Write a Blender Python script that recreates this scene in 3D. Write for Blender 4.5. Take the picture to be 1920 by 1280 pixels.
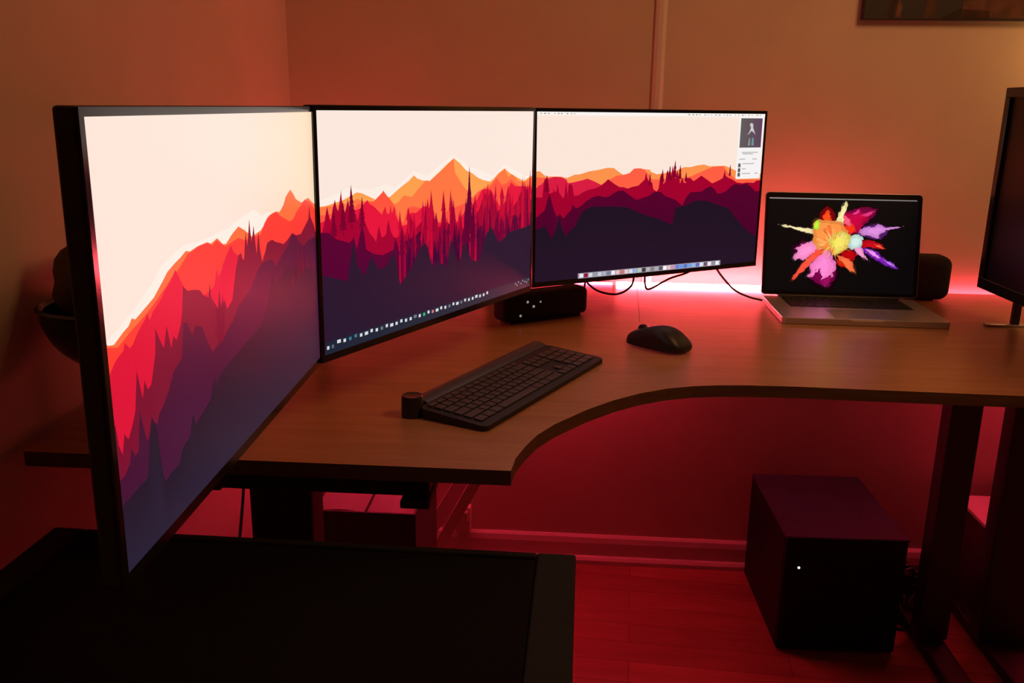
import bpy, bmesh, math, random
from math import radians as R, sin, cos, pi
from mathutils import Vector as V, Matrix as M
from mathutils.geometry import tessellate_polygon

for _o in list(bpy.data.objects):
    bpy.data.objects.remove(_o)
SC = bpy.context.scene
COL = SC.collection
Z0 = 0.845                                     # height of the desk top above the floor

# ------------------------------------------------------------------ camera
cd = bpy.data.cameras.new('camera')
cam = bpy.data.objects.new('camera', cd)
COL.objects.link(cam)
cd.sensor_width = 36.0
cd.lens = 36.0 * 1651.2 / 1920.0
cd.clip_start = 0.02
cam.matrix_world = M.Translation((0, 0, Z0 + 0.4589)) @ M.Rotation(R(90 - 14.938), 4, 'X') @ M.Rotation(R(0.798), 4, 'Z')
SC.camera = cam

# ------------------------------------------------------------------ world, exposure
SC.view_settings.view_transform = 'Standard'
SC.view_settings.look = 'None'
SC.view_settings.exposure = 0.0
SC.view_settings.gamma = 1.0
SC.view_settings.use_curve_mapping = False
w = bpy.data.worlds.new('night')
SC.world = w
w.use_nodes = True
w.node_tree.nodes['Background'].inputs[0].default_value = (0.9, 0.5, 0.3, 1)
w.node_tree.nodes['Background'].inputs[1].default_value = 0.004


def area_light(name, loc, target, size, energy, color, size_y=None):
    l = bpy.data.lights.new(name, 'AREA')
    l.energy = energy
    l.color = color
    l.size = size
    if size_y:
        l.shape = 'RECTANGLE'
        l.size_y = size_y
    o = bpy.data.objects.new(name, l)
    COL.objects.link(o)
    o.location = loc
    o.rotation_euler = (V(target) - V(loc)).to_track_quat('-Z', 'Y').to_euler()
    return o


# dim warm ceiling light of the room, and the small lamp beyond the right edge
WARM = (1.0, 0.44, 0.17)
area_light('ceiling_lamp_light', (1.3, 1.0, 2.35), (0.6, 2.2, 1.0), 0.5, 10.0, WARM)
pl = bpy.data.lights.new('side_lamp_light', 'POINT')
pl.energy = 1.0
pl.color = (1.0, 0.50, 0.14)
pl.shadow_soft_size = 0.04
plo = bpy.data.objects.new('side_lamp_light', pl)
COL.objects.link(plo)
plo.location = (1.425, 2.215, Z0 + 0.625)


# ------------------------------------------------------------------ materials
def lin(c):
    return tuple(((x / 255.0) / 12.92 if x <= 10.3 else (((x / 255.0) + 0.055) / 1.055) ** 2.4) for x in c)


def mat(name, rgb, rough=0.6, metal=0.0, spec=0.5, noise=0.0, scale=40.0, bump=0.0, coat=0.0):
    m = bpy.data.materials.new(name)
    m.use_nodes = True
    nt = m.node_tree
    b = nt.nodes['Principled BSDF']
    b.inputs['Base Color'].default_value = (*rgb, 1)
    b.inputs['Roughness'].default_value = rough
    b.inputs['Metallic'].default_value = metal
    b.inputs['Specular IOR Level'].default_value = spec
    b.inputs['Coat Weight'].default_value = coat
    tc = nt.nodes.new('ShaderNodeTexCoord')
    n = nt.nodes.new('ShaderNodeTexNoise')
    n.inputs['Scale'].default_value = scale
    n.inputs['Detail'].default_value = 6
    nt.links.new(tc.outputs['Object'], n.inputs['Vector'])
    if noise > 0:
        r = nt.nodes.new('ShaderNodeValToRGB')
        r.color_ramp.elements[0].color = (*[c * (1 - noise) for c in rgb], 1)
        r.color_ramp.elements[1].color = (*[min(1, c * (1 + noise)) for c in rgb], 1)
        r.color_ramp.elements[0].position = 0.3
        r.color_ramp.elements[1].position = 0.7
        nt.links.new(n.outputs['Fac'], r.inputs['Fac'])
        nt.links.new(r.outputs['Color'], b.inputs['Base Color'])
    if bump > 0:
        bp = nt.nodes.new('ShaderNodeBump')
        bp.inputs['Strength'].default_value = bump
        bp.inputs['Distance'].default_value = 0.002
        nt.links.new(n.outputs['Fac'], bp.inputs['Height'])
        nt.links.new(bp.outputs['Normal'], b.inputs['Normal'])
    return m


def wood(name, dark, light, rough=0.4, grain=(1.2, 22, 22), rz=0.0, planks=False):
    m = bpy.data.materials.new(name)
    m.use_nodes = True
    nt = m.node_tree
    b = nt.nodes['Principled BSDF']
    b.inputs['Roughness'].default_value = rough
    b.inputs['Specular IOR Level'].default_value = 0.35
    tc = nt.nodes.new('ShaderNodeTexCoord')
    mp = nt.nodes.new('ShaderNodeMapping')
    mp.inputs['Rotation'].default_value = (0, 0, rz)
    nt.links.new(tc.outputs['Object'], mp.inputs['Vector'])
    mp2 = nt.nodes.new('ShaderNodeMapping')
    mp2.inputs['Scale'].default_value = grain
    nt.links.new(mp.outputs['Vector'], mp2.inputs['Vector'])
    n = nt.nodes.new('ShaderNodeTexNoise')
    n.inputs['Scale'].default_value = 3.0
    n.inputs['Detail'].default_value = 8
    n.inputs['Roughness'].default_value = 0.65
    nt.links.new(mp2.outputs['Vector'], n.inputs['Vector'])
    r = nt.nodes.new('ShaderNodeValToRGB')
    r.color_ramp.elements[0].color = (*dark, 1)
    r.color_ramp.elements[1].color = (*light, 1)
    r.color_ramp.elements[0].position = 0.32
    r.color_ramp.elements[1].position = 0.68
    nt.links.new(n.outputs['Fac'], r.inputs['Fac'])
    out = r.outputs['Color']
    if planks:
        br = nt.nodes.new('ShaderNodeTexBrick')
        br.inputs['Scale'].default_value = 1.0
        br.inputs['Brick Width'].default_value = 0.62
        br.inputs['Row Height'].default_value = 0.082
        br.inputs['Mortar Size'].default_value = 0.0012
        br.inputs['Color1'].default_value = (1, 1, 1, 1)
        br.inputs['Color2'].default_value = (0.62, 0.62, 0.62, 1)
        br.inputs['Mortar'].default_value = (0.25, 0.25, 0.25, 1)
        br.offset = 0.37
        nt.links.new(mp.outputs['Vector'], br.inputs['Vector'])
        mx = nt.nodes.new('ShaderNodeMixRGB')
        mx.blend_type = 'MULTIPLY'
        mx.inputs['Fac'].default_value = 0.75
        nt.links.new(out, mx.inputs['Color1'])
        nt.links.new(br.outputs['Color'], mx.inputs['Color2'])
        out = mx.outputs['Color']
    nt.links.new(out, b.inputs['Base Color'])
    return m


def glow(name, rgb, strength):
    m = bpy.data.materials.new(name)
    m.use_nodes = True
    b = m.node_tree.nodes['Principled BSDF']
    b.inputs['Base Color'].default_value = (*rgb, 1)
    b.inputs['Emission Color'].default_value = (*rgb, 1)
    b.inputs['Emission Strength'].default_value = strength
    return m


def screen_mat(name, strength=1.0):
    m = bpy.data.materials.new(name)
    m.use_nodes = True
    nt = m.node_tree
    b = nt.nodes['Principled BSDF']
    b.inputs['Base Color'].default_value = (0.004, 0.004, 0.005, 1)
    b.inputs['Roughness'].default_value = 0.38
    b.inputs['Specular IOR Level'].default_value = 0.25
    a = nt.nodes.new('ShaderNodeAttribute')
    a.attribute_name = 'Col'
    nt.links.new(a.outputs['Color'], b.inputs['Emission Color'])
    b.inputs['Emission Strength'].default_value = strength
    return m


WALLM = mat('wall_paint', (0.62, 0.52, 0.40), 0.85, spec=0.2, noise=0.04, scale=6, bump=0.15)
CEILM = mat('ceiling_paint', (0.6, 0.54, 0.46), 0.9, spec=0.1)
TRIMM = mat('white_trim_paint', (0.68, 0.62, 0.54), 0.45)
A0 = R(-3.8)
FLOORM = wood('laminate_floor', (0.34, 0.13, 0.085), (0.46, 0.19, 0.125), 0.35, grain=(1.2, 9, 9), rz=-A0, planks=True)
DESKM = wood('beech_veneer', (0.36, 0.175, 0.075), (0.48, 0.245, 0.11), 0.30, grain=(1.1, 16, 16), rz=-A0)
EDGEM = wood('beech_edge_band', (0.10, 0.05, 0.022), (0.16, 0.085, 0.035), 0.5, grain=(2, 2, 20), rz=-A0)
BLACK = mat('black_plastic', (0.012, 0.012, 0.011), 0.45)
GLOSS = mat('glossy_black_bezel', (0.012, 0.012, 0.012), 0.16)
CHAR = mat('charcoal_plastic', (0.012, 0.012, 0.013), 0.5)
KEYM = mat('key_cap_plastic', (0.060, 0.056, 0.056), 0.38)
BARM = mat('grey_metal_bar', (0.075, 0.078, 0.085), 0.38, metal=0.3)
KNOBM = mat('dark_grey_knob_metal', (0.035, 0.035, 0.035), 0.35, metal=0.4)
ALUM = mat('silver_aluminium', (0.56, 0.54, 0.53), 0.34, metal=0.75)
FABRIC = mat('dark_speaker_fabric', (0.018, 0.018, 0.016), 0.95, noise=0.4, scale=600, bump=0.6)
CLOTH = mat('brown_cloth', (0.10, 0.06, 0.045), 0.95, noise=0.3, scale=60, bump=0.8)
STEEL = mat('dark_painted_steel', (0.030, 0.028, 0.024), 0.5)
CASEM = mat('black_pc_case', (0.006, 0.006, 0.005), 0.5, spec=0.2)
CASETOP = mat('glossy_case_top', (0.035, 0.045, 0.075), 0.30, noise=0.35, scale=6)
CABM = mat('black_cabinet_frame', (0.011, 0.012, 0.008), 0.7, spec=0.25, noise=0.15, scale=9)
MESHM = mat('black_perforated_mesh', (0.0045, 0.0035, 0.003), 0.85, spec=0.15, noise=0.6, scale=420, bump=0.8)
PAPER = mat('white_paper', (0.75, 0.72, 0.70), 0.7)
CARD = mat('dark_brown_box', (0.05, 0.03, 0.025), 0.7, noise=0.2)
WBOARD = mat('white_board', (0.55, 0.50, 0.48), 0.5)
CABLE = mat('black_cable_rubber', (0.012, 0.010, 0.010), 0.5)
DOTM = glow('small_glint_dot', (0.62, 0.56, 0.48), 0.4)  # weak glow stands in for light caught by the speaker's white marks
SCREEN = screen_mat('lit_display')
OFFSCREEN = mat('dark_glass_display', (0.006, 0.005, 0.005), 0.38, spec=0.3)
LEDM = glow('red_led_strip', (1.0, 0.076, 0.110), 168.0)
LEDD = glow('dimmer_red_led_strip', (1.0, 0.05, 0.10), 36.0)
LEDS = glow('red_led_strip_on_desk', (1.0, 0.05, 0.09), 48.0)
LEDU = glow('red_led_strip_under_desk', (1.0, 0.035, 0.105), 62.0)
LEDW = glow('small_white_indicator', (0.9, 0.9, 0.85), 1.0)


# ------------------------------------------------------------------ mesh helpers
def obj(name, bm, material, parent=None, smooth=False, mw=None):
    me = bpy.data.meshes.new(name)
    if smooth:
        for f in bm.faces:
            f.smooth = True
    bm.to_mesh(me)
    bm.free()
    for m in (material if isinstance(material, (list, tuple)) else [material]):
        me.materials.append(m)
    if smooth:
        try:
            me.set_sharp_from_angle(angle=R(38))
        except Exception:
            pass
    o = bpy.data.objects.new(name, me)
    COL.objects.link(o)
    if parent:
        o.parent = parent
    if mw is not None:
        o.matrix_local = mw
    return o


def thing(name, label, cat, mw=None, group=None):
    o = bpy.data.objects.new(name, None)
    o.empty_display_size = 0.05
    COL.objects.link(o)
    if mw is not None:
        o.matrix_world = mw
    o['label'] = label
    o['category'] = cat
    if group:
        o['group'] = group
    return o


def tag(o, label, cat, group=None):
    o['label'] = label
    o['category'] = cat
    if group:
        o['group'] = group
    return o


def struct(o):
    o['kind'] = 'structure'
    return o


def nb():
    return bmesh.new()


def bx(bm, lo, hi, bev=0.0, seg=2, mw=None):
    """box between two corners, edges rounded by bev"""
    t = bmesh.new()
    bmesh.ops.create_cube(t, size=1.0)
    lo, hi = V(lo), V(hi)
    s = hi - lo
    bmesh.ops.transform(t, matrix=M.Translation((lo + hi) / 2) @ M.Diagonal((s.x, s.y, s.z, 1)), verts=t.verts)
    if bev > 0:
        bmesh.ops.bevel(t, geom=list(t.edges), offset=bev, segments=seg, profile=0.5, affect='EDGES')
    if mw is not None:
        bmesh.ops.transform(t, matrix=mw, verts=t.verts)
    me = bpy.data.meshes.new('t')
    t.to_mesh(me)
    t.free()
    bm.from_mesh(me)
    bpy.data.meshes.remove(me)
    return bm


def prism(bm, pts, z0, z1, bev=0.0, ztop=None):
    """plan outline extruded from z0 to z1 (or to ztop(x, y))"""
    t = bmesh.new()
    vb = [t.verts.new((x, y, z0)) for x, y in pts]
    vt = [t.verts.new((x, y, ztop(x, y) if ztop else z1)) for x, y in pts]
    n = len(pts)
    t.faces.new(vb[::-1])
    top = t.faces.new(vt)
    for i in range(n):
        j = (i + 1) % n
        t.faces.new((vb[i], vb[j], vt[j], vt[i]))
    bmesh.ops.recalc_face_normals(t, faces=t.faces)
    if bev > 0:
        bmesh.ops.bevel(t, geom=[e for e in top.edges], offset=bev, segments=2, profile=0.5, affect='EDGES')
    me = bpy.data.meshes.new('t')
    t.to_mesh(me)
    t.free()
    bm.from_mesh(me)
    bpy.data.meshes.remove(me)
    return bm


def rrect(x0, y0, x1, y1, r, n=5):
    pts = []
    for cx, cy, a in ((x1 - r, y0 + r, -90), (x1 - r, y1 - r, 0), (x0 + r, y1 - r, 90), (x0 + r, y0 + r, 180)):
        for k in range(n + 1):
            t = R(a + 90.0 * k / n)
            pts.append((cx + r * cos(t), cy + r * sin(t)))
    return pts


def lathe(bm, prof, seg=32, mw=None):
    """profile (r, z) turned about z"""
    rings = []
    new = []
    for r, z in prof:
        if r < 1e-6:
            v = bm.verts.new((0, 0, z))
            rings.append([v])
            new.append(v)
        else:
            ring = [bm.verts.new((r * cos(2 * pi * k / seg), r * sin(2 * pi * k / seg), z)) for k in range(seg)]
            rings.append(ring)
            new += ring
    for a, b in zip(rings, rings[1:]):
        for k in range(seg):
            l = (k + 1) % seg
            if len(a) == 1 and len(b) == 1:
                continue
            if len(a) == 1:
                bm.faces.new((a[0], b[l], b[k]))
            elif len(b) == 1:
                bm.faces.new((a[k], a[l], b[0]))
            else:
                bm.faces.new((a[k], a[l], b[l], b[k]))
    if mw is not None:
        bmesh.ops.transform(bm, matrix=mw, verts=new)
    return bm


def tube(bm, pts, r, seg=8, sub=6):
    """round cable through points (Catmull-Rom)"""
    P = [V(p) for p in pts]
    if len(P) > 2 and sub > 1:
        Q = [P[0] * 2 - P[1]] + P + [P[-1] * 2 - P[-2]]
        out = []
        for i in range(1, len(Q) - 2):
            for k in range(sub):
                t = k / sub
                a, b, c, d = Q[i - 1], Q[i], Q[i + 1], Q[i + 2]
                out.append(0.5 * ((2 * b) + (c - a) * t + (2 * a - 5 * b + 4 * c - d) * t * t + (3 * b - a - 3 * c + d) * t ** 3))
        out.append(P[-1])
        P = out
    prev = None
    up = V((0.31, 0.17, 0.93)).normalized()
    rings = []
    for i, p in enumerate(P):
        d = (P[min(i + 1, len(P) - 1)] - P[max(i - 1, 0)]).normalized()
        a = d.cross(up)
        if a.length < 1e-4:
            a = d.cross(V((1, 0, 0)))
        a.normalize()
        b = d.cross(a).normalized()
        rings.append([bm.verts.new(p + a * r * cos(2 * pi * k / seg) + b * r * sin(2 * pi * k / seg)) for k in range(seg)])
    for x, y in zip(rings, rings[1:]):
        for k in range(seg):
            l = (k + 1) % seg
            bm.faces.new((x[k], x[l], y[l], y[k]))
    bm.faces.new(rings[0][::-1])
    bm.faces.new(rings[-1])
    bmesh.ops.recalc_face_normals(bm, faces=bm.faces)
    return bm


def frame(x, y, yaw_rad, z=0.0):
    return M.Translation((x, y, z)) @ M.Rotation(yaw_rad, 4, 'Z')


class Picture:
    """a lit display picture: flat coloured shapes stacked 0.05 mm apart in the screen plane (local x, z; -y faces the viewer)"""

    def __init__(s, w, h):
        s.w, s.h, s.v, s.f, s.c, s.k = w, h, [], [], [], 0

    def face(s, pts, cols):
        n = len(s.v)
        y = -0.00005 * s.k
        for (u, v) in pts:
            s.v.append((u * s.w, y, v * s.h))
        s.f.append(tuple(range(n, n + len(pts))))
        s.c.append([(*lin(c), 1.0) for c in cols])

    def layer(s):
        s.k += 1

    def rect(s, u0, v0, u1, v1, col, col2=None):
        s.face([(u0, v0), (u1, v0), (u1, v1), (u0, v1)], [col, col2 or col, col2 or col, col])

    def strip(s, pts, top, bot, base, u0, u1, vt=1.0):
        P = [p for p in pts]
        q = []
        for a, b in zip(P, P[1:]):
            if b[0] <= u0 or a[0] >= u1 or b[0] <= a[0]:
                continue
            f = lambda u: a[1] + (b[1] - a[1]) * (u - a[0]) / (b[0] - a[0])
            ua, ub = max(a[0], u0), min(b[0], u1)
            va, vb = f(ua), f(ub)
            if va <= base and vb <= base:
                continue
            va, vb = max(va, base + 1e-4), max(vb, base + 1e-4)
            s.face([(ua, base), (ub, base), (ub, min(vb, vt)), (ua, min(va, vt))], [bot, bot, top, top])

    def poly(s, pts, col):
        tris = tessellate_polygon([[V((x * s.w, y * s.h, 0)) for x, y in pts]])
        for t in tris:
            s.face([pts[i] for i in t], [col] * 3)

    def build(s, name, parent, mw):
        me = bpy.data.meshes.new(name)
        me.from_pydata(s.v, [], s.f)
        ca = me.color_attributes.new('Col', 'FLOAT_COLOR', 'CORNER')
        i = 0
        for p, cols in zip(me.polygons, s.c):
            for li, c in zip(p.loop_indices, cols):
                ca.data[li].color = c
        me.materials.append(SCREEN)
        o = bpy.data.objects.new(name, me)
        COL.objects.link(o)
        o.parent = parent
        o.matrix_local = mw
        return o


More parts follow.
